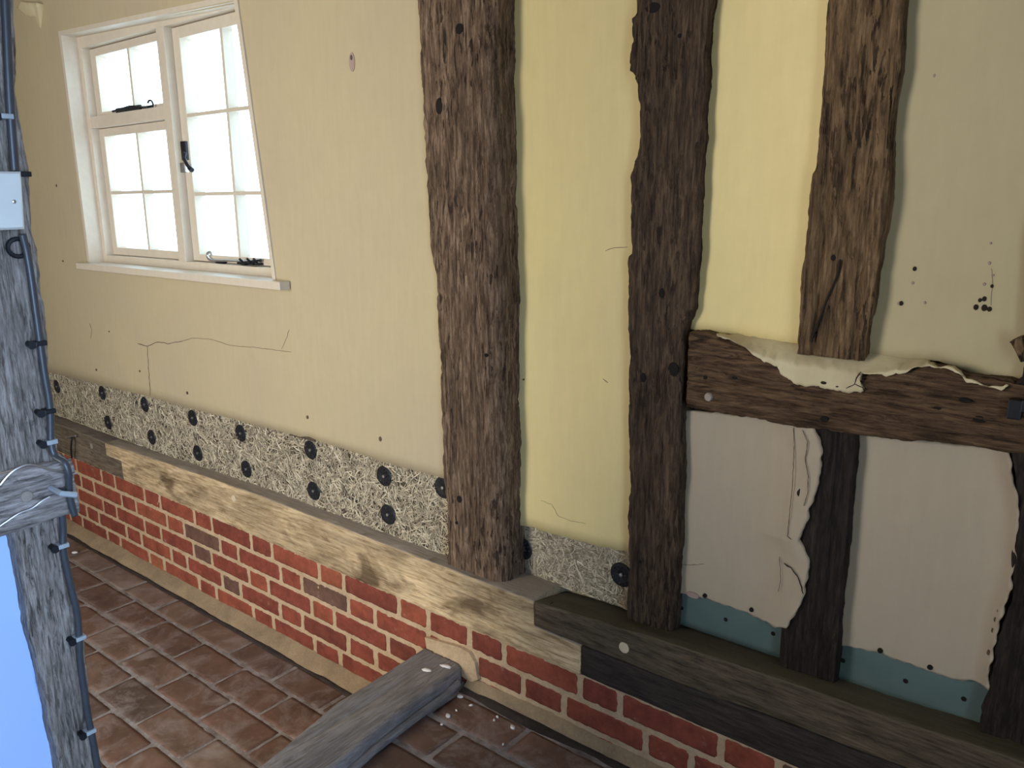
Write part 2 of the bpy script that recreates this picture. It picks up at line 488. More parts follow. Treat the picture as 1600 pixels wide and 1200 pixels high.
for k, (yt, yb) in enumerate(zip(rows, rows[1:])):
    x = (.955 if k % 2 == 0 else .955 - .115) + 0
    while x < 2.9:
        S += 1; t = min(1, max(0, random.gauss(.45, .22)))
        pillow(mb, flat_mp, x + .005, x + .222, yb + .005, yt - .005, FR + random.uniform(0, .001), .012, 1, 16, 8, .0022, .0007, t, S * 1.7, rad=.004)
        x += .2265
fl = mb.build('floor', M['tile'], smooth=True); tag(fl, kind='structure')
gr = mg.build('floor_grout', M['grout'], fl)

# ------------------------------------------------------------------ brick plinth under the sill beams
mb = MB(); mo = MB()
wallmp = lambda a, b, h: (a, -h, b)
rowz = [(.281, .340), (.216, .273), (.151, .208), (.086, .143), (.022, .078), (-.03, .014)]
JA = [-1.004, -.893, -.662, -.548, -.317, -.207, .023, .134, .366, .477, .704, .815, .957, 1.069, 1.289, 1.393, 1.625]
JB = [-1.088, -.854, -.74, -.513, -.396, -.166, -.06, .17, .277, .493, .605, .812, .98, 1.128, 1.245, 1.458, 1.563]
JC = [-1.023, -.911, -.689, -.568, -.344, -.229, -.008, .099, .318, .424, .654, .77, .99, 1.1, 1.32, 1.43, 1.65]
JD = [-1.187, -1.079, -.846, -.727, -.507, -.399, -.174, -.065, .153, .266, .481, .60, .82]
JE = [-1.02, -.91, -.68, -.57, -.33, -.22, 0.0, .11, .32, .44, .66, .77]
for k, ((z0, z1), J) in enumerate(zip(rowz, (JA, JB, JC, JD, JE, JD))):
    J = list(J)
    big = (J[1] - J[0]) > .17
    while J[0] > -2.6: J.insert(0, J[0] - (.115 if big else .225)); big = not big
    big = (J[-1] - J[-2]) > .17
    while J[-1] < 2.9 and k < 4: J.append(J[-1] + (.115 if big else .225)); big = not big
    for a, b in zip(J, J[1:]):
        if b > 4.15 or (z1 < FR and a > .85): continue
        S += 1; t = min(1, max(.3, random.gauss(.58, .15)))
        if random.random() < .015: t = .02
        if random.random() < .05: t = .98
        if (k, round(a, 3)) in ((1, .277), (3, -.174), (2, -.344)): t = .02
        j = .0055 + .0015 * (z1 < .2)
        pillow(mb, wallmp, a + j, b - j, z0, z1 - .001, -.004, .02, 1, max(6, int((b - a) / .006)), 9, .0028, .0014, t, S * 2.3, rad=.01)
pl = mb.build('wall_lower', M['brick'], smooth=True); tag(pl, kind='structure')
# mortar bed: gently uneven sheet just behind the brick faces
V = []; Fc = []; nx, nzz = 700, 40
for i in range(nx + 1):
    for j in range(nzz + 1):
        x = -2.6 + 5.55 * i / nx; z = -.05 + .395 * j / nzz
        V.append((x, .0062 + .002 * nz(x * 40, z * 40, 2) + .0012 * nz(x * 120, z * 120, 2), z))
for i in range(nx):
    for j in range(nzz):
        a = i * (nzz + 1) + j; Fc.append((a, a + nzz + 1, a + nzz + 2, a + 1))
obj('mortar', V, Fc, M['mortar'], pl)
mb = MB(); mb.box(-2.6, 2.95, .02, .3, -.05, .345); mb.build('brick_core', M['mortar'], pl)


def fillet(name, x0, x1, zf, prof, mat, seed, du=.01):
    V = []; Fc = []; n = int((x1 - x0) / du); m = len(prof)
    for i in range(n + 1):
        x = x0 + (x1 - x0) * i / n
        for k, (y, z) in enumerate(prof):
            q = .5 + .5 * (k > 0)
            V.append((x, y + .009 * nz(x * 6, k * .7, seed) * (k > 0) + .002 * nz(x * 40, k, seed), zf + z + .006 * nz(x * 7, k * .9 + 4, seed) * (k < m - 1)))
    for i in range(n):
        for k in range(m - 1): Fc.append((i * m + k, (i + 1) * m + k, (i + 1) * m + k + 1, i * m + k + 1))
    return obj(name, V, Fc, mat, pl)


fillet('mortar_fillet', -2.6, .83, 0, [(.01, .034), (-.004, .028), (-.018, .017), (-.034, .010), (-.040, -.006)], M['fillet'], 1.5)
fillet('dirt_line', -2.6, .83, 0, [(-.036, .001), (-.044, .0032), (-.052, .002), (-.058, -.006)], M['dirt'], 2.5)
fillet('mortar_fillet', .955, 2.95, FR, [(.01, .028), (-.003, .021), (-.008, .010), (-.014, .004), (-.018, -.006)], M['fillet'], 3.5)
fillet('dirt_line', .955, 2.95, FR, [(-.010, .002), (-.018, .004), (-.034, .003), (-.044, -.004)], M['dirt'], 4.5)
# pale mortar smear round the end of the timber step
mb = MB()
P = [atY(x, y, -.003) for x, y in ((664, 996), (690, 1003), (720, 1012), (733, 1020), (742, 1035), (747, 1062), (735, 1066), (700, 1040), (668, 1020))]
mb.prism([(p.x, p.z) for p in P], -.004, .008); mb.build('mortar_smear', M['mortar'], pl)

# ------------------------------------------------------------------ sill beams
def st(*p): return curve(p)
sg = timber('sill_beam', HORZ, -2.6, -.80, st((-.93, .341), (-.80, .341)), st((-2.6, .474), (-.921, .466), (-.919, .412), (-.80, .412)), -.002, .17, M['grey_oak'], origin=(-1.7, 0, .34), amp=.0012, edge=.0015, du=.003, seed=21)
tag(sg, 'old grey oak sill beam at the far left, notched into the pale beam', 'beam')
sb = timber('sill_beam', HORZ, -.917, 1.292, st((-.917, .415), (-.797, .415), (-.795, .342), (1.3, .343)), st((-.917, .468), (-.3, .483), (.1, .489), (.7, .484), (1.163, .482), (1.166, .419), (1.292, .417)), -.003, .17, M['new_oak'], origin=(.2, 0, .34), amp=.0008, edge=.0012, du=.003, seed=33, nf=30, rl=.004, rh=.005)
tag(sb, 'long pale sanded oak sill beam with dark knots above the brick', 'beam')
zt = [(1.168, .481), (1.44, .497), (1.71, .509), (1.93, .514), (2.12, .522), (4.1, .55)]
TILT = lambda u, v, w: (u, w, v - (.2 * max(0, w - .004) if v > zmid(u) else 0))
zmid = lambda u: .455 + .03 * max(0, u - 1.2)
sr = timber('sill_beam', TILT, 1.169, 2.95, st((1.169, .421), (1.294, .419), (1.296, .419), (1.44, .418), (1.72, .425), (1.95, .431), (4.1, .47)), st(*zt), -.004, .17, M['dun_shaded'], origin=(2.2, 0, .42), amp=.0009, edge=.0015, du=.003, seed=41, nf=20)
tag(sr, 'shade-darkened dun oak sill beam running right under the plaster panels, upper of two', 'beam')
sd = timber('sill_beam', HORZ, 1.295, 2.95, st((1.295, .342), (4.1, .342)), st((1.295, .4165), (1.44, .4155), (1.72, .4225), (1.95, .4285), (4.1, .467)), 0.0, .17, M['slate_shaded'], origin=(2.3, 0, .342), amp=.0009, edge=.001, du=.003, seed=47, nf=16)
tag(sd, 'slate lower sill timber, darkened for shade, between the dun beam and the bricks', 'beam')


def disc(x, y, Y, r, mat, name, parent, out=.002, sq=1.0, n=18, dep=.006):
    p = atY(x, y, Y); mb = MB(); V = []
    for k, (rr, yy) in enumerate(((r, Y + dep), (r, Y - out * .5), (r * .8, Y - out))):
        for j in range(n):
            a = 2 * math.pi * j / n; q = 1 + .06 * nz(j * .9, r * 900, k + x)
            V.append((p.x + rr * q * math.cos(a), yy, p.z + rr * q * sq * math.sin(a)))
    Fc = [(k * n + j, k * n + (j + 1) % n, (k + 1) * n + (j + 1) % n, (k + 1) * n + j) for k in (0, 1) for j in range(n)] + [tuple(2 * n + j for j in range(n))]
    mb.add(V, Fc); return mb.build(name, mat, parent)


disc(365, 779, -.003, .011, M['pegw'], 'peg', sb); disc(975, 1012, -.004, .012, M['pegw'], 'peg', sr); disc(143, 697, -.002, .011, M['pegg'], 'peg', sg)
disc(861, 946 - 3, 0, .001, M['hole'], 'nail_hole', sr)
hk = empty('hook', atY(112, 690, -.01))
mb = MB(); mb.tube(smoothpath([atY(111, 684, -.004), atY(112, 686, -.02), atY(111, 700, -.022), atY(112, 716, -.018)]), .0035); mb.build('rod', M['black'], hk)
mb = MB(); mb.tube([atY(104, 684, -.012), atY(118, 681, -.012)], .004); mb.build('cross_bar', M['steel'], hk)
tag(hk, 'small dark metal hook on the old grey sill beam at left', 'hook')

# ------------------------------------------------------------------ posts, studs, rail
holes = lambda par, L, Y: [disc(x, y, Y, r, M['hole'], 'nail_hole', par, out=.0012, sq=s) for x, y, r, s in L]
lo = X_of_Z([(650, 0), (655, 60), (657, 120), (660, 180), (668, 330), (672, 390), (681, 435), (684, 500), (687, 560), (690, 640), (692, 740), (697, 800), (700, 872)], .015)
hi = X_of_Z([(797, 0), (799, 150), (802, 300), (803, 420), (804, 560), (806, 700), (808, 820), (810, 889)], .075)
p1 = timber('timber_post', VERT, .480, CEIL, lo, hi, .014, .15, M['post_a'], origin=(.96, .08, .484), rl=.006, rh=.030, amp=.0026, edge=.0045, nf=40, du=.005, seed=3)
tag(p1, 'broad brown oak post between the window wall and the narrow plaster panel', 'post')
holes(p1, [(718, 45, .011, 1), (686, 166, .010, 1.7), (718, 780, .009, 1), (713, 817, .004, 1), (760, 555, .006, .7)], .014)
lo = X_of_Z([(990, 0), (985, 30), (986, 80), (986, 110), (996, 130), (1000, 170), (998, 220), (994, 245), (984, 268), (984, 310), (985, 360), (988, 396), (981, 402), (980, 500), (984, 560), (980, 640), (983, 760), (982, 850), (980, 945)], .06)
hi = X_of_Z([(1115, 0), (1112, 60), (1109, 150), (1102, 300), (1096, 400), (1089, 480), (1074, 515), (1071, 560), (1070, 650), (1070, 730), (1064, 850), (1056, 975)], .08)
p2 = timber('timber_post', VERT, .482, CEIL, lo, hi, .058, .15, M['post_b'], origin=(1.4, .1, .497), rl=.008, rh=.014, amp=.0032, edge=.0035, nf=36, du=.005, seed=8)
tag(p2, 'gnarled dark oak post with wavy left edge, left end of the rail', 'post')
holes(p2, [(1020, 12, .015, .6), (1034, 458, .006, 1.6), (1052, 577, .011, 1.3), (1005, 590, .006, 1.6), (1000, 878, .004, 1), (1062, 56, .004, 1)], .058)
lo = X_of_Z([(1295, 0), (1291, 80), (1286, 130), (1280, 230), (1272, 290), (1265, 330), (1262, 380), (1256, 420), (1252, 480), (1247, 550)], .065)
hi = X_of_Z([(1412, 0), (1408, 110), (1399, 150), (1393, 210), (1386, 340), (1374, 400), (1368, 440), (1362, 490), (1350, 552)], .065)
s3 = timber('timber_stud', VERT, atY(1300, 558, .065)[2], CEIL, lo, hi, .058, .15, M['post_c'], origin=(1.74, .1, .96), rl=.005, rh=.006, amp=.0030, edge=.003, nf=36, du=.005, seed=14)
tag(s3, 'pitted tan oak stud above the rail, ending on the lumpy plaster', 'stud')
holes(s3, [(1302, 403, .004, 1.4), (1293, 480, .004, 1), (1272, 523, .004, 1.4)], .058)
mb = MB(); mb.tube(smoothpath([atY(x, y, .0565) for x, y in ((1313, 405), (1310, 425), (1300, 450), (1292, 468), (1284, 490), (1272, 520), (1268, 535))]), [.0006] + [.0022] * 35 + [.0006], n=6); mb.build('split', M['slotd'], s3)
RY = .052
rlo = Z_of_X([(1066, 638), (1120, 646), (1160, 653), (1240, 668), (1340, 682), (1400, 690), (1500, 697), (1580, 708), (1640, 717)], RY)
rhi = Z_of_X([(1066, 519), (1090, 519), (1110, 526), (1130, 528), (1150, 537), (1190, 558), (1250, 572), (1350, 586), (1428, 577), (1450, 571), (1488, 575), (1505, 585), (1600, 603), (1650, 610)], RY)
x0 = atY(1074, 580, RY)[0]
rl_ = timber('timber_rail', HORZ, x0, 2.95, rlo, rhi, RY, .15, M['rail'], origin=(1.9, .1, .87), rl=.007, rh=.010, amp=.0034, edge=.0045, nf=34, du=.005, seed=19)
tag(rl_, 'horizontal reddish-brown oak rail crossing the right half of the wall', 'beam')
disc(1108, 620, RY, .0085, M['pegg'], 'peg', rl_, out=.006)
holes(rl_, [(1288, 655, .007, .8), (1463, 636, .008, .8), (1530, 655, .009, .6), (1508, 626, .009, .35), (1148, 590, .005, .7), (1102, 590, .004, 1)], RY)
lo = X_of_Z([(1255, 660), (1268, 668), (1282, 700), (1272, 735), (1256, 770), (1250, 820), (1246, 850), (1252, 880), (1246, 930), (1230, 975), (1228, 1028)], .066)
hi = X_of_Z([(1337, 660), (1333, 740), (1327, 830), (1322, 890), (1318, 920), (1312, 960), (1305, 1062)], .066)
s4 = timber('timber_stud', VERT, .486, atY(1300, 672, .066)[2] + .03, lambda z: lo(z) - .012, hi, .064, .15, M['post_d'], origin=(1.77, .1, .506), rl=.006, rh=.006, amp=.0026, edge=.002, nf=30, du=.005, seed=25)
tag(s4, 'blackened short oak stud under the rail, left edge buried in cracked plaster', 'stud')
lo = X_of_Z([(1612, 400), (1603, 540), (1598, 575), (1597, 592), (1580, 603), (1580, 708), (1586, 760), (1592, 820), (1583, 870), (1582, 920), (1571, 960), (1558, 1000), (1548, 1050), (1544, 1080), (1535, 1100), (1532, 1140)], .064)
p5 = timber('timber_post', VERT, .49, CEIL, lo, lambda z: 2.27, .062, .15, M['post_d'], origin=(2.15, .1, .516), amp=.003, edge=.003, nf=30, du=.005, seed=31)
tag(p5, 'blackened oak post cut off by the right edge of the photo', 'post')
mb = MB(); mb.tube(smoothpath([atY(x, y, .058) for x, y in ((1588, 528), (1592, 534), (1598, 545), (1606, 562))]), [.006, .010, .011, .010] + [.010] * 15, n=10); mb.build('splinter', M['post_c'], p5)
ir = empty('iron_bracket', atY(1590, 640, .05))
mb = MB(); a = atY(1577, 622, .045); b = atY(1596, 655, .045); c = atY(1640, 632, .045)
mb.box(a.x, b.x, .035, .055, b.z, a.z, .002); mb.box(b.x - .002, c.x, .035, .055, (a.z + b.z) / 2 - .003, a.z + .001, .002)
mb.build('strap', M['black'], ir); tag(ir, 'black iron bracket on the rail at the right edge', 'bracket')

# ------------------------------------------------------------------ plaster and wall behind the frame
PY, PR = .035, .090
zb = Z_of_X([(60, 577), (83, 583), (159, 602), (233, 620), (291, 637), (349, 651), (382, 660), (456, 679), (466, 682), (487, 683), (493, 688), (555, 707), (596, 721), (658, 738), (691, 747), (760, 765)], PY)
hx0, hx1, hz0, hz1 = -.935, .212, 1.14, 1.946


def warp(x, z):
    wx = max(0, min(1, 1 - (x - .22) / .25, 1 + (x - .0) / .3)) if x > -.3 else 0
    wz = max(0, 1 - (z - hz1) / .25) if z > hz1 else max(0, 1 - (hz1 - z) / .4)
    t = min(1.3, max(0, (z - 1.15) / .78))
    return x - .082 * t * wx, z - .0385 * min(1.2, max(0, x + .93)) * wz


xs = sorted(set([-2.6 + .02 * i for i in range(180) if -2.6 + .02 * i < .93] + [hx0, hx1, .93]))
zs = [0.0] + [.73 + .02 * i for i in range(89) if .73 + .02 * i < CEIL - .01] + [hz0, hz1, CEIL]; zs = sorted(set(zs))
V = []; Fc = []; idx = {}
for i, x in enumerate(xs):
    for j, z in enumerate(zs):
        if j == 0: X, Z = x, zb(x) + .0025 * nz(x * 45, 3, 1) + .0015 * nz(x * 150, 3, 1)
        else: X, Z = warp(x, z)
        y = PY + .003 * nz(X * 2, Z * 2, 5) + .0012 * nz(X * 8, Z * 8, 6)
        idx[i, j] = len(V); V.append((X, y, Z))
n1 = len(V); V += [(x, y + .019, z) for x, y, z in V]
def quad(a, b, c, d): Fc.append((a, b, c, d)); Fc.append((n1 + d, n1 + c, n1 + b, n1 + a))
for i in range(len(xs) - 1):
    for j in range(len(zs) - 1):
        if xs[i] >= hx0 - 1e-6 and xs[i + 1] <= hx1 + 1e-6 and zs[j] >= hz0 - 1e-6 and zs[j + 1] <= hz1 + 1e-6: continue
        quad(idx[i, j], idx[i + 1, j], idx[i + 1, j + 1], idx[i, j + 1])
    Fc.append((idx[i, 0], idx[i + 1, 0], n1 + idx[i + 1, 0], n1 + idx[i, 0]))
wb_ = obj('wall_back', V, Fc, M['cream']); tag(wb_, kind='structure')
mb = MB()
for x0_, x1_, z0_, z1_ in ((-2.6, -1.7, .34, CEIL), (.5, .9, .34, CEIL), (-1.7, .5, .34, 1.02), (-1.7, .5, 2.3, CEIL)): mb.box(x0_, x1_, .062, .30, z0_, z1_)
mb.box(.9, 2.95, .125, .30, .34, CEIL)
mb.build('wall_core', M['pale'], wb_)


def crack(pts, Y, r, par, mat='slot', name='crack', seed=0):
    P = []
    L = [Vector((x, y, 0)) for x, y in pts]; L2 = []
    for a, b in zip(L, L[1:]):
        k = max(2, int((b - a).length / 5)); L2 += [a.lerp(b, i / k) for i in range(k)]
    L2.append(L[-1])
    for i, q in enumerate(L2):
        X_, Y_ = q.x + 1.3 * nz(i * .7, seed, 1), q.y + 1.3 * nz(i * .7, seed, 2)
        yy = Y if not callable(Y) else .075
        if callable(Y):
            for _ in range(4): yy = Y(atY(X_, Y_, yy))
        P.append(atY(X_, Y_, yy))
    mb = MB(); mb.tube(P, [r * (.5 + .8 * abs(nz(i * .6, seed, 4))) for i in range(len(P))], n=5); return mb.build(name, M[mat], par)


crack([(215, 537), (230, 541), (247, 534), (262, 537), (285, 533)], .034, .0016, wb_, seed=1)
crack([(285, 533), (300, 528), (330, 530), (360, 540), (400, 543), (430, 547), (455, 550)], .0335, .0008, wb_, seed=2)
crack([(230, 541), (231, 560), (233, 590), (235, 618)], .0335, .0010, wb_, seed=3)
crack([(452, 515), (445, 535), (440, 545)], .0345, .0006, wb_, seed=4)
crack([(140, 505), (143, 515), (142, 530)], .0335, .0008, wb_, seed=5)
disc(550, 97, .033, .010, M['pink'], 'chip_mark', wb_, out=.0012, sq=2.2); disc(549, 90, .032, .004, M['slot'], 'chip_mark', wb_, out=.0012, sq=1.5)
for x, y, r in ((480, 652, .004), (594, 686, .005), (88, 290, .004), (150, 578, .003), (170, 518, .002), (218, 620 - 40, .003), (292, 614, .004), (98, 408, .003)): disc(x, y, .0335, r, M['slot'], 'chip_mark', wb_, out=.001, sq=1.3)
mb = MB(); a = atY(455, 674, .03); b = atY(492, 687, .03)
V_, F_ = coons([atY(452, 680, .046), atY(452, 677, .04)], [atY(492, 690, .046), atY(490, 682, .04)], [atY(452, 680, .046), atY(492, 690, .046)], [atY(452, 677, .04), atY(470, 681, .04), atY(488, 681, .04), atY(490, 682, .04)], 10, 3, .004, .001)
obj('ragged_lath', V_, F_, M['slot'], wb_)
fr = MB(); q = atY(62, 18, .03)
V_, F_ = coons([atY(24, 12, .02), atY(28, 2, .01)], [atY(62, 44, .03), atY(56, 4, .01)], [atY(24, 12, .02), atY(40, 26, .015), atY(52, 24, .02), atY(55, 40, .03), atY(62, 44, .03)], [atY(28, 2, .01), atY(56, 4, .01)], 14, 8, .03, .006)
o_ = obj('plaster_remnant', V_, F_, M['rawp'], None, atY(45, 15, .03)); tag(o_, 'ragged plaster remnant hanging high on the wall at top left', 'plaster')


def panel(name, L, R, B, T, mat, label, nu=60, nv=60, ydef=None, depth=.02, jit=.002, seed=0., amp=.0015, group=None):
    V_, F_ = coons(L, R, B, T, nu, nv, depth, amp, ydef, jit, seed)
    og = (min(v[0] for v in V_) * .5 + max(v[0] for v in V_) * .5, .1, min(v[2] for v in V_))
    o = obj(name, V_, F_, mat, None, og); tag(o, label, 'wall panel', group); return o


def P3(x, z, y=PR): return Vector((x, y, z))
# narrow bay between the two posts
B = [atY(800, 818, PR), atY(812, 821, PR), atY(822, 822, PR), atY(837, 824, PR), atY(845, 829, PR), atY(880, 838, PR), atY(930, 852, PR), atY(978, 862, PR), atY(1010, 870, PR)]
pa = panel('plaster_infill', [B[0], P3(B[0].x, CEIL)], [B[-1], P3(B[-1].x, CEIL)], B, [P3(B[0].x, CEIL), P3(B[-1].x, CEIL)], M['yellow'], 'tall narrow yellow-cream plaster panel between the two full-height posts', seed=2)
crack([(845, 782), (862, 788), (872, 806), (892, 814), (915, 818)], PR - .0008, .0006, pa, seed=8)
crack([(946, 392), (960, 387), (980, 386)], PR - .0008, .0008, pa, seed=9); crack([(942, 592), (950, 598)], PR - .001, .0009, pa, seed=10)
disc(818, 593, PR - .001, .002, M['slot'], 'chip_mark', pa)
# upper panels above the rail
T1 = [atY(1060, 512, PR), atY(1100, 517, PR), atY(1160, 524, PR), atY(1247, 537, PR), atY(1300, 545, PR)]
pb = panel('plaster_infill', [T1[0], P3(T1[0].x, CEIL)], [T1[-1], P3(T1[-1].x, CEIL)], T1, [P3(T1[0].x, CEIL), P3(T1[-1].x, CEIL)], M['yellow'], 'bright yellow-cream plaster panel above the rail, left of the tan stud', seed=4)
T2 = [atY(1300, 545, PR), atY(1350, 551, PR), atY(1413, 560, PR), atY(1467, 564, PR), atY(1501, 575, PR), atY(1532, 591, PR), atY(1566, 602, PR), atY(1583, 603, PR), atY(1640, 600, PR)]
pc = panel('plaster_infill', [T2[0], P3(T2[0].x, CEIL)], [T2[-1], P3(T2[-1].x, CEIL)], T2, [P3(T2[0].x, CEIL), P3(T2[-1].x, CEIL)], M['pale'], 'plaster panel toned down for weaker light with purple specks, above the rail', seed=6)
for x, y, r in ((1525, 480, .0035), (1538, 481, .004), (1546, 483, .003), (1531, 469, .0025), (1538, 467, .003), (1538, 444, .002), (1550, 447, .0022), (1552, 430, .0015), (1546, 411, .002), (1548, 380, .0015), (1408, 474, .003), (1404, 474, .002), (1429, 420, .0028), (1426, 442, .002), (1445, 473, .0018), (1460, 118, .002)):
    disc(x, y, PR - .001, r, M['pink'] if r < .0022 else M['slotd'], 'chip_mark', pc, out=.0012, sq=1.3)
crack([(1549, 420), (1551, 440), (1549, 460), (1548, 476)], PR - .001, .0007, pc, 'pink', seed=14)
# plaster smeared over the top of the rail
top = [atY(1128, 520, .086), atY(1160, 524, .086), atY(1247, 538, .086), atY(1300, 546, .075), atY(1350, 551, .086), atY(1413, 560, .086), atY(1467, 564, .086), atY(1501, 575, .086), atY(1532, 591, .086), atY(1575, 603, .086)]
bot = [atY(x, y, .047) for x, y in ((1143, 534), (1158, 540), (1170, 548), (1178, 556), (1192, 564), (1204, 569), (1216, 573), (1219, 585), (1232, 592), (1245, 601), (1262, 603), (1280, 604), (1296, 608), (1312, 611), (1330, 613), (1346, 613), (1350, 606), (1343, 596), (1345, 583), (1362, 584), (1385, 587), (1412, 583), (1424, 577), (1440, 573), (1470, 573), (1490, 575), (1500, 583), (1512, 597), (1522, 600), (1545, 603), (1575, 605))]
ztop = curve([(q.x, q.z) for q in top])
def ly(u, v, p):
    mid = math.exp(-((p.x - bot[14].x) / .07) ** 2)
    zr = rhi(p.x) + .002; zt = ztop(p.x); k = max(0, min(1, (p.z - zr) / max(.004, zt - zr)))
    return .0465 + (.090 - .0465) * k - .004 * mid * (1 - k)
V_, F_ = coons([bot[0], top[0]], [bot[-1], top[-1]], bot, top, 140, 14, .016, .003, ly, 0, 9)
for v in V_:
    v.y += .0022 * nz(v.x * 60, v.z * 60, 3) + .0012 * nz(v.x * 160, v.z * 160, 3)
    zr_ = rhi(v.x)
    if v.z < zr_ + .01: v.z += .0035 * nz(v.x * 70, v.z * 20, 8) + .002 * nz(v.x * 190, 1, 8)
pp = obj('plaster_patch', V_, F_, M['rawp'], None, (1.7, .07, .9)); tag(pp, 'lumpy torn cream plaster smeared over the top of the rail under the stud', 'plaster')
crack([(1345, 581), (1338, 590), (1336, 600), (1322, 607)], .0440, .0016, pp, 'slotd', seed=21); crack([(1336, 600), (1348, 606), (1352, 612)], .0440, .0014, pp, 'slotd', seed=22)
disc(1287, 598, .046, .005, M['slotd'], 'hole', pp, sq=.6); disc(1309, 604, .046, .004, M['slotd'], 'hole', pp, sq=.4)
# lower panels
Lb = [atY(1050, 640, PR), atY(1050, 924, PR)]
Rr = [atY(x, y, .057) for x, y in ((1258, 662), (1270, 670), (1280, 690), (1284, 712), (1281, 738), (1275, 765), (1266, 790), (1260, 815), (1252, 832), (1247, 846), (1256, 858), (1262, 872), (1263, 890), (1258, 908), (1257, 925), (1250, 945), (1244, 957), (1235, 967), (1229, 982))]
Bb = [atY(1050, 923, PR), atY(1057, 925, PR), atY(1090, 932, PR), atY(1108, 937, PR), atY(1150, 952, PR), atY(1190, 965, PR), atY(1215, 974, .08), Rr[-1]]
Tb = [atY(1050, 638, PR), atY(1120, 645, PR), atY(1200, 655, .085), Rr[0]]
def yl(u, v, p): k = max(0, (u - .60) / .40); return PR + (.057 - PR) * (k * k * (3 - 2 * k)) - (.004 * nz(p.x * 30, p.z * 30, 4) * k)
pd = panel('plaster_infill', Lb[::-1], Rr[::-1], Bb, Tb, M['pale_shaded'], 'pale plaster panel under the rail, its cracked right edge lapping the black stud', ydef=yl, jit=.0045, seed=8, nv=110)
XRz = curve([(q.z, q.x) for q in Rr]); XL0 = Lb[0].x
def ypd(p):
    k = max(0, ((p.x - XL0) / (XRz(p.z) - XL0) - .60) / .40); return PR + (.057 - PR) * (k * k * (3 - 2 * k)) - .0022
crack([(1240, 668), (1241, 700), (1238, 760), (1232, 820), (1230, 838), (1236, 843)], ypd, .0010, pd, seed=31)
crack([(1254, 672), (1262, 690), (1258, 720), (1263, 745), (1262, 770), (1256, 790)], ypd, .0012, pd, seed=32)
crack([(1225, 880), (1236, 888), (1247, 902), (1252, 918), (1255, 928)], ypd, .0017, pd, 'slotd', seed=33)
crack([(1218, 870), (1220, 905), (1216, 925)], ypd, .0009, pd, seed=34); crack([(1062, 882), (1080, 883), (1100, 881)], PR - .001, .0006, pd, seed=35)
for x, y, Y in ((1101, 931, .089), (1174, 953, .087), (1209, 959, .080)): disc(x, y, Y, .0045, M['hole'], 'screw', pd, out=.0015)
disc(1217, 929, .079, .006, M['slot'], 'hole', pd, sq=.8)
disc(1082, 930, .0885, .014, M['pink'], 'bare_patch', pd, out=.0006, sq=.45)
Lb = [atY(1320, 672, PR), atY(1300, 1004, PR)]
Rr = [atY(x, y, .06) for x, y in ((1574, 706), (1580, 730), (1582, 755), (1590, 775), (1592, 800), (1590, 830), (1586, 850), (1587, 880), (1580, 905), (1578, 930), (1568, 950), (1562, 975), (1555, 1000), (1552, 1020), (1545, 1045), (1543, 1078))]
Bb = [Lb[1], atY(1309, 1007, PR), atY(1345, 1016, PR), atY(1372, 1020, PR), atY(1395, 1030, PR), atY(1440, 1045, PR), atY(1490, 1062, PR), Rr[-1]]
Tb = [Lb[0], atY(1400, 684, PR), atY(1500, 697, PR), Rr[0]]
def yl2(u, v, p): k = max(0, (u - .85) / .15); return PR + (.06 - PR) * k * k - .004 * nz(p.x * 30, p.z * 30, 4) * k
pe = panel('plaster_infill', Lb[::-1], Rr[::-1], Bb, Tb, M['pale_shaded'], 'pale plaster panel under the rail against the post at the right edge', ydef=yl2, jit=.0045, seed=12, nv=110)
for x, y in ((1375, 1017), (1453, 1043)): disc(x, y, PR - .001, .0045, M['hole'], 'screw', pe, out=.0015)
for x, y in ((1561, 955), (1556, 968), (1552, 985), (1545, 1020)): disc(x, y, .072, .003, M['slot'], 'chip_mark', pe, sq=1.5)


def strip(tl, bl, br, tr, label, screws):
    Y = .100; o = empty('plasterboard_strip', (atY(*bl, Y) + atY(*br, Y)) / 2)
    V_, F_ = coons([atY(*bl, Y), atY(*tl, Y)], [atY(*br, Y), atY(*tr, Y)], [atY(*bl, Y), atY(*br, Y)], [atY(*tl, Y), atY(*tr, Y)], 20, 6, .012, .0003)
    obj('board', V_, F_, M['teal'], o)
    for x, y in screws: disc(x, y, Y, .0045, M['hole'], 'screw', o, out=.001)
    tag(o, label, 'board')


strip((1040, 905), (1040, 968), (1240, 1036), (1240, 970), 'teal plasterboard strip between the gnarled post and the short stud', ((1065, 950), (1134, 968), (1208, 990)))
strip((1295, 990), (1295, 1058), (1556, 1145), (1560, 1075), 'teal plasterboard strip between the short stud and the right-hand post', ((1317, 1032), (1415, 1064), (1506, 1092)))

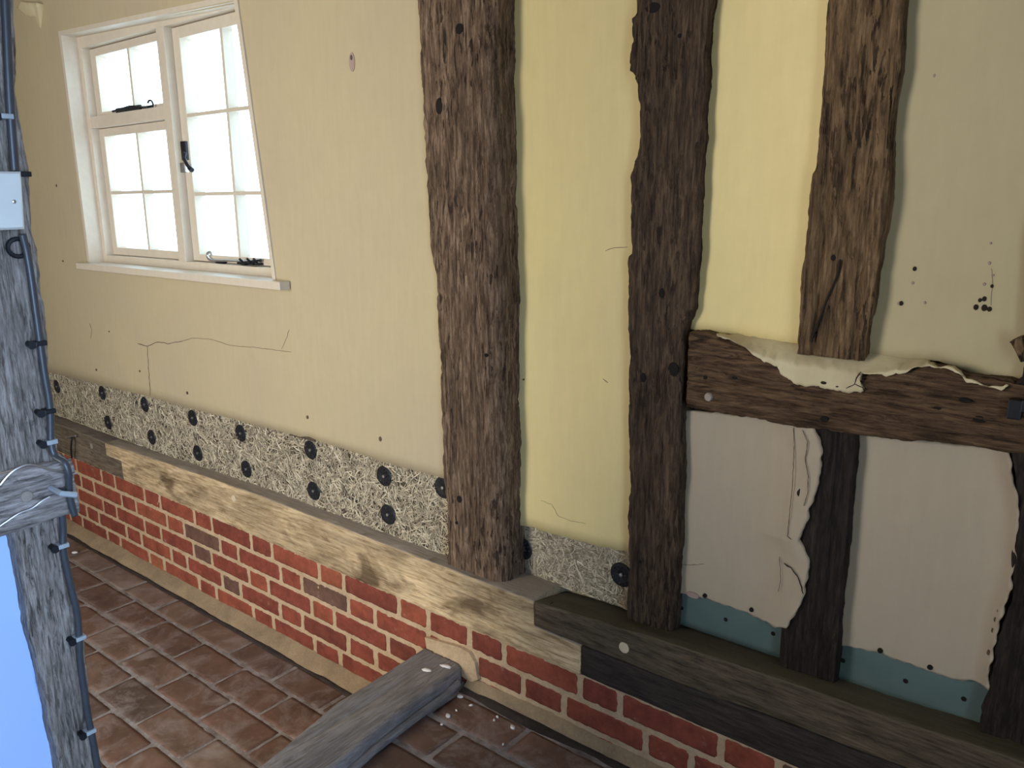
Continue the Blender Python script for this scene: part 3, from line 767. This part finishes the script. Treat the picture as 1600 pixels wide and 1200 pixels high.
# ------------------------------------------------------------------ wood wool boards
def woodwool(x0, x1, z0f, z1f, Y, n, label, seed):
    rnd = random.Random(seed); o = empty('insulation_board', ((x0 + x1) / 2, Y, z0f((x0 + x1) / 2)))
    B_ = [Vector((x0 + (x1 - x0) * i / 20, Y, z0f(x0 + (x1 - x0) * i / 20))) for i in range(21)]
    T_ = [Vector((x0 + (x1 - x0) * i / 20, Y, z1f(x0 + (x1 - x0) * i / 20))) for i in range(21)]
    V_, F_ = coons([B_[0], T_[0]], [B_[-1], T_[-1]], B_, T_, 60, 10, .01, .002); obj('board_core', V_, F_, M['woolbase'], o)
    V = []; Fc = []; A = []
    for k in range(n):
        x = rnd.uniform(x0, x1); zc0, zc1 = z0f(x), z1f(x); z = rnd.uniform(zc0, zc1)
        L = rnd.uniform(.016, .045); wd = rnd.uniform(.0015, .0030); a = rnd.uniform(0, math.pi); bend = rnd.gauss(0, .25)
        yy = Y - rnd.uniform(-.0005, .0045); tilt = rnd.uniform(-.0015, .0015); t = rnd.random(); b = len(V); m = 4; tw = rnd.uniform(-.6, .6)
        cx, cz, aa = x - L / 2 * math.cos(a), z - L / 2 * math.sin(a), a - bend
        for i in range(m + 1):
            q = i / m; nxx, nzv = -math.sin(aa), math.cos(aa); yq = yy + tilt * (q - .5) * 2 - .001 * math.sin(q * math.pi)
            zc = min(max(cz, zc0), zc1 + .002); xc = min(max(cx, x0), x1)
            V.append((xc + nxx * wd / 2, yq + tw * wd * .5, zc + nzv * wd / 2)); V.append((xc - nxx * wd / 2, yq - tw * wd * .5, zc - nzv * wd / 2)); A += [t, t]
            cx += L / m * math.cos(aa); cz += L / m * math.sin(aa); aa += bend * 2 / m
        for i in range(m): Fc.append((b + 2 * i, b + 2 * i + 1, b + 2 * i + 3, b + 2 * i + 2))
    me = bpy.data.meshes.new('wood_strands'); me.from_pydata([tuple(Vector(v) - o.location) for v in V], [], Fc)
    at = me.attributes.new('tint', 'FLOAT', 'POINT'); at.data.foreach_set('value', A); me.materials.append(M['wool'])
    s = bpy.data.objects.new('wood_strands', me); COL.objects.link(s); s.parent = o; tag(s, kind='stuff')
    tag(o, label, 'insulation board'); return o


woodwool(-2.2, .90, lambda x: .478, lambda x: zb(x) + .004, .052, 20000, 'long strip of wood wool insulation board below the window wall', 5)
z2 = Z_of_X([(795, 816), (845, 829), (930, 852), (1010, 870)], .1)
woodwool(1.03, 1.46, lambda x: .478, lambda x: z2(x) + .01, .105, 4200, 'short piece of wood wool board between the two full-height posts', 6)


def washer(loc):
    o = empty('insulation_washer', loc); R = .0275; n = 48; mb = MB(); holes_ = 12
    # dished disc with a ring of through holes: annulus grid with gaps
    rad = [.0, .0055, .007, .012, .0185, .0225, .0265, .0285]; dep = [-.0005, -.0005, .0005, .0012, .0018, .0018, .0015, -.001]
    V = [(0, -.0, 0)]; 
    for r, d in zip(rad[1:], dep[1:]):
        for j in range(n):
            a = 2 * math.pi * j / n; V.append((r * math.cos(a), -d - .001, r * math.sin(a)))
    Fc = [(0, 1 + j, 1 + (j + 1) % n) for j in range(n)]
    for k in range(len(rad) - 2):
        for j in range(n):
            if k == 3 and j % 4 == 0: continue
            if k == 1 and j % 8 == 2: continue
            Fc.append((1 + k * n + j, 1 + k * n + (j + 1) % n, 1 + (k + 1) * n + (j + 1) % n, 1 + (k + 1) * n + j))
    mb.add([Vector(v) + Vector(loc) for v in V], Fc); mb.build('plate', M['blackp'], o, smooth=False)
    mb = MB(); V = [(0, -.004, 0)] + [(.0042 * math.cos(j * .5236), -.0035, .0042 * math.sin(j * .5236)) for j in range(12)] + [(.0042 * math.cos(j * .5236), .002, .0042 * math.sin(j * .5236)) for j in range(12)]
    mb.add([Vector(v) + Vector(loc) for v in V], [(0, 1 + j, 1 + (j + 1) % 12) for j in range(12)] + [(1 + j, 13 + j, 13 + (j + 1) % 12, 1 + (j + 1) % 12) for j in range(12)]); mb.build('screw', M['steel'], o)
    return o


def dup(root, loc):
    r = root.copy(); COL.objects.link(r); r.location = loc
    for ch in list(root.children):
        c = ch.copy(); COL.objects.link(c); c.parent = r
    return r


o0 = None; ordn = ['first', 'second', 'third', 'fourth', 'fifth', 'sixth', 'seventh', 'eighth']
WU = [(89, 604), (160, 614), (226, 632), (301, 653), (376, 677), (485, 703), (600, 744), (692, 762)]
WL = [(169, 660), (237, 683), (309, 708), (385, 733), (490, 767), (606, 804)]
for L, Y, ty in ((WU, .0465, 'upper'), (WL, .0465, 'lower'), ([(817, 857), (971, 898)], .0995, 'right')):
    for i, (x, y) in enumerate(L):
        loc = atY(x, y, Y)
        if o0 is None: o0 = washer(loc); o = o0
        else: o = dup(o0, loc)
        o.rotation_euler = (0, random.uniform(0, 1), 0)
        lab = ('%s black washer from the left in the %s row on the long wood wool strip' % (ordn[i], ty)) if ty != 'right' else ('black washer on the short wood wool piece, %s' % ('half behind the broad post' if i == 0 else 'beside the gnarled post'))
        if ty == 'upper' and i == 7: lab = 'black washer almost hidden behind the left edge of the broad post'
        tag(o, lab, 'washer', 'black insulation washers')

# ------------------------------------------------------------------ window
W = empty('window_1', (-.36, .1, 1.15)); tag(W, kind='structure')
def tri(L, name, mat, par, b=.0015):
    mb = MB()
    for q in L: mb.box(*q, b)
    return mb.build(name, M[mat], par)
tx = lambda z: .207 - .105 * (z - 1.15)
mb = MB()
mb.prism([(-.949, 1.145), (-.932, 1.145), (-.934, 1.945), (-.951, 1.960)], .0315, .088)
mb.prism([(.207, 1.145), (.222, 1.145), (.140, 1.918), (.124, 1.905)], .0315, .088)
mb.prism([(-.951, 1.960), (-.934, 1.945), (.124, 1.905), (.140, 1.918)], .0315, .088)
mb.build('reveal_lining', M['white'], W)
fr = tri([(-.96, -.911, .085, .16, 1.13, 1.96), (.165, .24, .085, .16, 1.13, 1.93), (-.912, .166, .085, .16, 1.907, 1.965), (-.912, .166, .085, .16, 1.13, 1.181), (-.393, -.348, .0848, .16, 1.180, 1.908), (-.912, -.392, .0852, .16, 1.635, 1.675)], 'window_frame', 'white', W)
mb = MB(); mb.box(-.975, .283, -.001, .034, 1.133, 1.156, .002); mb.box(-.94, .215, .030, .10, 1.133, 1.1555); mb.build('window_sill', M['white'], W)


def sash(name, x0, x1, z0, z1, stile, top, botm, vbars, hbars, yf=.112, dx=0):
    s = tri([(x0, x0 + stile, yf, yf + .042, z0, z1), (x1 - stile, x1, yf, yf + .042, z0, z1), (x0 + stile - .001, x1 - stile + .001, yf, yf + .042, z1 - top, z1), (x0 + stile - .001, x1 - stile + .001, yf, yf + .042, z0, z0 + botm)], name, 'white', W)
    gb = MB()
    for v in vbars: gb.box(v - .0062, v + .0062, yf + .001, yf + .036, z0 + botm - .001, z1 - top + .001)
    for h in hbars: gb.box(x0 + stile - .001, x1 - stile + .001, yf + .0016, yf + .0362, h - .0055, h + .0055)
    gb.build('glazing_bars', M['white'], s)
    ed = [x0 + stile] + list(vbars) + [x1 - stile]; ez = [z0 + botm] + list(hbars) + [z1 - top]
    pu = MB()
    for a, b in zip(ed, ed[1:]):
        for c, d in zip(ez, ez[1:]):
            g = MB(); g.box(a + .001, b - .001, yf + .027, yf + .030, c + .001, d - .001); g.build('pane', M['glass'], s)
            pu.box(a + .0055, a + .0085, yf + .0235, yf + .0268, c + .006, d - .006)
    return s


s1 = sash('fixed_light', -.910, -.394, 1.182, 1.634, .036, .028, .028, [-.638], [1.4085])
s2 = sash('casement', -.346, .163, 1.183, 1.905, .040, .034, .022, [-.076], [1.3985, 1.6415])
s3_ = sash('fanlight', -.909, -.395, 1.676, 1.905, .040, .026, .014, [-.6355], [])
# grimy rubber line and the stays and latch
mb = MB(); mb.tube(smoothpath([atY(x, y, .108) for x, y in ((176, 174), (190, 170), (205, 166), (222, 168), (236, 166))]), .0035, n=6)
mb.tube(smoothpath([atY(x, y, .100) for x, y in ((212, 166), (225, 168), (236, 170), (239, 164), (237, 158), (233, 157), (231, 161))]), .003, n=6)
mb.box(*[atY(184, 172, .112).x, atY(222, 172, .112).x], .104, .112, atY(200, 174, .112).z - .004, atY(200, 170, .112).z + .006, .001)
mb.build('window_stay', M['black'], W)
mb = MB(); mb.tube(smoothpath([atY(x, y, .100) for x, y in ((331, 399), (329, 394), (324, 396), (325, 403), (332, 407), (350, 407), (375, 408), (395, 408), (406, 408))]), .0038, n=8)
mb.build('window_stay', M['steel'], W)
mb = MB()
for x in (380, 392, 402): p = atY(x, 410, .098); mb.tube([p, p + Vector((0, -.012, .012))], .004); mb.box(p.x - .012, p.x + .012, .096, .110, p.z - .008, p.z - .002)
mb.tube([atY(372, 411, .100), atY(407, 407, .100)], .0045)
mb.tube([atY(338, 408, .104), atY(352, 410, .104)], .006)
mb.build('stay_pins', M['black'], W)
lt = MB(); p = atY(289, 236, .078); lt.box(p.x - .018, p.x + .012, .074, .084, p.z - .028, p.z + .030, .002)
lt.tube(smoothpath([atY(x, y, .062) for x, y in ((289, 238), (288, 247), (292, 256), (296, 262), (300, 266))]), [.006] * 18 + [.0075] * 7, n=8)
lt.build('latch_handle', M['black'], W)
lt = MB(); p = atY(288, 261, .080); lt.box(p.x - .014, p.x + .018, .072, .086, p.z - .018, p.z + .014, .003); lt.build('latch_plate', M['steel'], W)

# ------------------------------------------------------------------ timber step between the two floor levels
lof = curve([(y, x) for x, y in ((.97, -3.6), (.90, -1.0), (.858, -.56), (.846, -.49), (.828, -.40), (.813, -.31), (.808, -.15), (.803, .0))])
hif = curve([(y, x) for x, y in ((1.10, -3.6), (1.02, -1.0), (.982, -.45), (.966, -.345), (.958, -.25), (.950, -.071), (.936, -.004))])
lof2 = lambda u: lof(u); hif2 = lambda u: hif(u)
sp = timber('threshold_beam', FLOR, -2.49, -.004, lof2, hif2, .232, -.02, M['step_oak'], origin=(.9, -1.2, 0), rl=.010, rh=.012, amp=.0022, edge=.003, nf=26, du=.008, seed=55)
tag(sp, 'worn grey timber threshold beam lying across the floor from the wall', 'beam')
mb = MB(); mb.tube([(hif(y) + .004, y, .196) for y in [-.03 - .06 * i for i in range(40)]], .011, n=10); mb.build('lower_lip', M['step_oak'], sp)
for k, (x, y, Z) in enumerate(((666, 1047, .232), (696, 1041, .232))):
    pass

# ------------------------------------------------------------------ partition on the left: post, rail, blue panel, box, cables
XP = .90
rE = [(22, 0), (24, 60), (27, 110), (27, 140), (34, 180), (40, 220), (46, 270), (50, 330), (53, 365), (60, 390), (64, 430), (70, 490), (75, 540), (78, 600), (84, 650), (90, 700), (104, 800), (107, 850), (110, 900), (124, 950), (132, 1000), (137, 1050), (143, 1100), (150, 1150), (156, 1200)]
lE = [(20, 838), (26, 870), (32, 905), (40, 950), (46, 985), (55, 1020), (63, 1060), (72, 1100), (80, 1150), (92, 1200)]
hp = curve([(atX(x, y, XP)[2], atX(x, y, XP)[1]) for x, y in rE]); l0 = [(atX(x, y, XP)[2], atX(x, y, XP)[1]) for x, y in lE]
lp = curve(l0 + [(1.05, -.945), (2.5, -.95)])
pq = timber('partition_post', PVER, .225, CEIL, lp, hp, XP, XP - .085, M['part_oak'], origin=(XP - .04, -.88, .225), amp=.0022, edge=.0025, nf=40, du=.003, seed=61, ns=5)
tag(pq, 'rough silvery-grey oak post of the partition nearest the camera at left', 'post')
def zc(L, X): return curve([(atX(x, y, X)[1], atX(x, y, X)[2]) for x, y in L])
RX = .918
rt = timber('partition_rail', PHOR, -2.49, atX(120, 760, RX)[1], zc([(0, 838), (50, 824), (100, 806), (120, 802)], RX), zc([(0, 740), (40, 728), (100, 717), (116, 716)], RX), RX, XP - .08, M['part_rail'], origin=(.87, -1.3, .9), rl=.005, rh=.006, amp=.0022, edge=.002, nf=30, du=.004, seed=67)
tag(rt, 'grey weathered oak rail crossing the partition post at left', 'beam')


def discX(x, y, X, r, mat, name, par, out=.002):
    p = atX(x, y, X); n = 18; V = []
    for rr, xx in ((r, X - .004), (r, X + out * .5), (r * .8, X + out)):
        for j in range(n): a = 2 * math.pi * j / n; V.append((xx, p.y + rr * math.cos(a), p.z + rr * math.sin(a)))
    Fc = [(k * n + j, k * n + (j + 1) % n, (k + 1) * n + (j + 1) % n, (k + 1) * n + j) for k in (0, 1) for j in range(n)] + [tuple(2 * n + j for j in range(n))]
    return obj(name, V, Fc, mat, par)


discX(42, 776, RX, .0085, M['pegg'], 'peg', rt)
mb = MB(); mb.box(XP - .075, XP - .03, -2.49, -.85, .22, .90); bp = mb.build('partition_panel', M['bluelit'], None, (XP - .05, -1.4, .22)); tag(bp, 'smooth partition panel coloured with blue daylight below the grey rail at bottom left', 'wall panel')
# electrical box
bx = empty('junction_box', atX(15, 358, XP)); XB = XP + .035
a = atX(34, 268, XB); b = atX(40, 358, XB); mb = MB()
mb.prism([(0, 0)] * 0 or [(0, 0), (1, 0), (1, 1)], 0, 0) if False else None
V = []
for X in (XP - .004, XB - .004, XB):
    s_ = .003 if X == XB else 0
    for yy, z in ((b.y - .085, b.z - .001), (b.y, b.z), (a.y, a.z), (a.y - .085, a.z - .001)):
        V.append((X, yy + (s_ if yy < b.y - .01 and yy < a.y - .01 else -s_), z + (s_ if z < 1.38 else -s_)))
mb.add(V, [(k * 4 + j, k * 4 + (j + 1) % 4, (k + 1) * 4 + (j + 1) % 4, (k + 1) * 4 + j) for k in (0, 1) for j in range(4)] + [(8, 9, 10, 11), (0, 3, 2, 1)])
mb.build('cover', M['boxw'], bx); discX(22, 315, XB, .0028, M['steel'], 'screw', bx, out=.001)
tag(bx, 'off-white plastic blanking box on the partition post', 'electrical box')


def cab(pts, X, r, label, kids=()):
    P = smoothpath([atX(x, y, X + dx) for x, y, dx in pts], 8)
    mb = MB(); mb.tube(P, r, n=12, flat=.7, fdir=(1, 0, 0)); o = mb.build('power_cable', M['cable'], None, P[0], smooth=True); tag(o, label, 'cable'); return o


c1 = cab([(35, 366, .012), (42, 395, .010), (48, 430, .010), (55, 480, .010), (62, 530, .010), (69, 580, .010), (76, 620, .010), (79, 650, .010), (80, 690, .010), (86, 712, .014), (100, 722, .030), (107, 738, .034), (108, 760, .030), (110, 780, .028), (117, 806, .028)], XP, .0053, 'dark grey cable clipped down the partition post, above the rail')
c2 = cab([(97, 800, .012), (99, 830, .010), (99, 860, .010), (105, 890, .010), (113, 925, .010), (121, 960, .010), (124, 1000, .010), (126, 1040, .010), (132, 1080, .010), (138, 1120, .010), (147, 1165, .010), (158, 1230, .010)], XP, .0053, 'dark grey cable continuing down the partition post, below the rail')
c3 = cab([(6, -40, .010), (10, 40, .010), (14, 130, .010), (18, 200, .010), (24, 275, .010)], XP, .0060, 'dark cable running up the partition post from the blanking box')


def clip(x, y, par, side=-1, col='grey_clip'):
    p = atX(x, y, XP + .010); o = empty('cable_clip', p)
    mb = MB(); mb.box(p.x - .010, p.x + .0065, p.y - .0085, p.y + .0075, p.z - .0035, p.z + .0035, .0012); mb.build('band', M[col], o)
    mb = MB(); mb.tube([p + Vector((-.012, side * .013, 0)), p + Vector((.004, side * .013, -.001))], .0045); mb.tube([p + Vector((.004, side * .013, -.001)), p + Vector((.006, side * .013, -.001))], .0062); mb.build('nail', M['black'], o)
    return o


lbl = [(38, 272, 'just right of the blanking box'), (10, 182, 'above the blanking box'), (63, 536, 'on the post at mid height'), (77, 642, 'on the post above the rail, upper of two'), (80, 690, 'on the post just above the rail'), (98, 852, 'on the post just below the rail'), (125, 996, 'on the post beside the blue panel, upper'), (141, 1142, 'on the post, lowest in the photo')]
for x, y, t in lbl: tag(clip(x, y, pq, col='black' if y in (272, 536, 642) else 'grey_clip'), 'cable clip with black nail ' + t, 'cable clip', 'cable clips')
o = empty('cable_clip', atX(106, 765, RX)); p = atX(106, 768, XP + .036)
mb = MB(); mb.tube([p + Vector((-.02, -.016, .006)), p + Vector((.006, -.012, .002)), p + Vector((.008, .008, -.006))], .0045); mb.build('band', M['grey_clip'], o)
mb = MB(); q = atX(92, 768, RX); mb.tube([q, q + Vector((.014, -.001, .003))], .0062); mb.build('nail', M['black'], o); tag(o, 'tilted cable clip with black nail on the end of the rail', 'cable clip', 'cable clips')
mb = MB(); c = atX(28, 387, XP + .003)
mb.tube([c + Vector((.001, .0135 * math.cos(t / 16 * 6.283), .0125 * math.sin(t / 16 * 6.283))) for t in range(17)], .0032, n=6)
o = mb.build('cable_grommet', M['black'], None, c); tag(o, 'black ring grommet on the post under the blanking box', 'grommet')
mb = MB(); mb.tube(smoothpath([atX(x, y, RX + .006) for x, y in ((0, 758), (18, 738), (40, 727), (58, 728), (80, 735), (100, 738), (112, 741), (120, 739))]), .0015, n=6); o = mb.build('wire', M['steel'], None, atX(60, 728, RX)); tag(o, 'thin bright wire twisted over the top of the grey rail', 'wire')
mb = MB(); mb.tube(smoothpath([atX(x, y, RX + .004) for x, y in ((-6, 826), (10, 815), (30, 802), (50, 794), (65, 783), (78, 776))]), .0013, n=6); o = mb.build('wire', M['steel'], None, atX(30, 802, RX)); tag(o, 'thin bright wire lying across the face of the grey rail, below its peg', 'wire')

# ------------------------------------------------------------------ crumbs
def crumb(x, y, Z, r, label, el=1.6, ang=0.5, group='plaster crumbs on the raised floor'):
    p = atZ(x, y, Z); V = []; n = 9; rd = random.Random(x)
    for k, (q, h) in enumerate(((1, -.001), (.95, .0015), (.5, .0028))):
        for j in range(n):
            a = 2 * math.pi * j / n; rr = r * q * rd.uniform(.7, 1.15); u, v = rr * el * math.cos(a), rr * math.sin(a)
            V.append((p.x + u * math.cos(ang) - v * math.sin(ang), p.y + u * math.sin(ang) + v * math.cos(ang), Z + h))
    Fc = [(k * n + j, k * n + (j + 1) % n, (k + 1) * n + (j + 1) % n, (k + 1) * n + j) for k in (0, 1) for j in range(n)] + [tuple(2 * n + j for j in range(n))]
    o = obj('plaster_crumb', V, Fc, M['chip'], None, p); tag(o, label, 'crumb', group)


for x, y, r in ((719, 1088, .006), (700, 1118, .006), (801, 1136, .0055), (736, 1102, .0035), (777, 1120, .003), (772, 1125, .0025), (690, 1132, .0025), (786, 1163, .002), (713, 1110, .0025)):
    crumb(x, y, FR + .001, r, 'small white plaster crumb on the raised floor right of the threshold beam', ang=random.uniform(0, 3))
for x, y, r in ((667, 1047, .007), (697, 1041, .008)): crumb(x, y, .233, r, 'white plaster flake stuck on the threshold beam near the wall', el=2.2, ang=.3, group='flakes on the threshold beam')
crumb(117, 860 + 3, .004, .010, 'white pebble-like crumb on the lower floor beside the partition post', group='crumb on the lower floor')
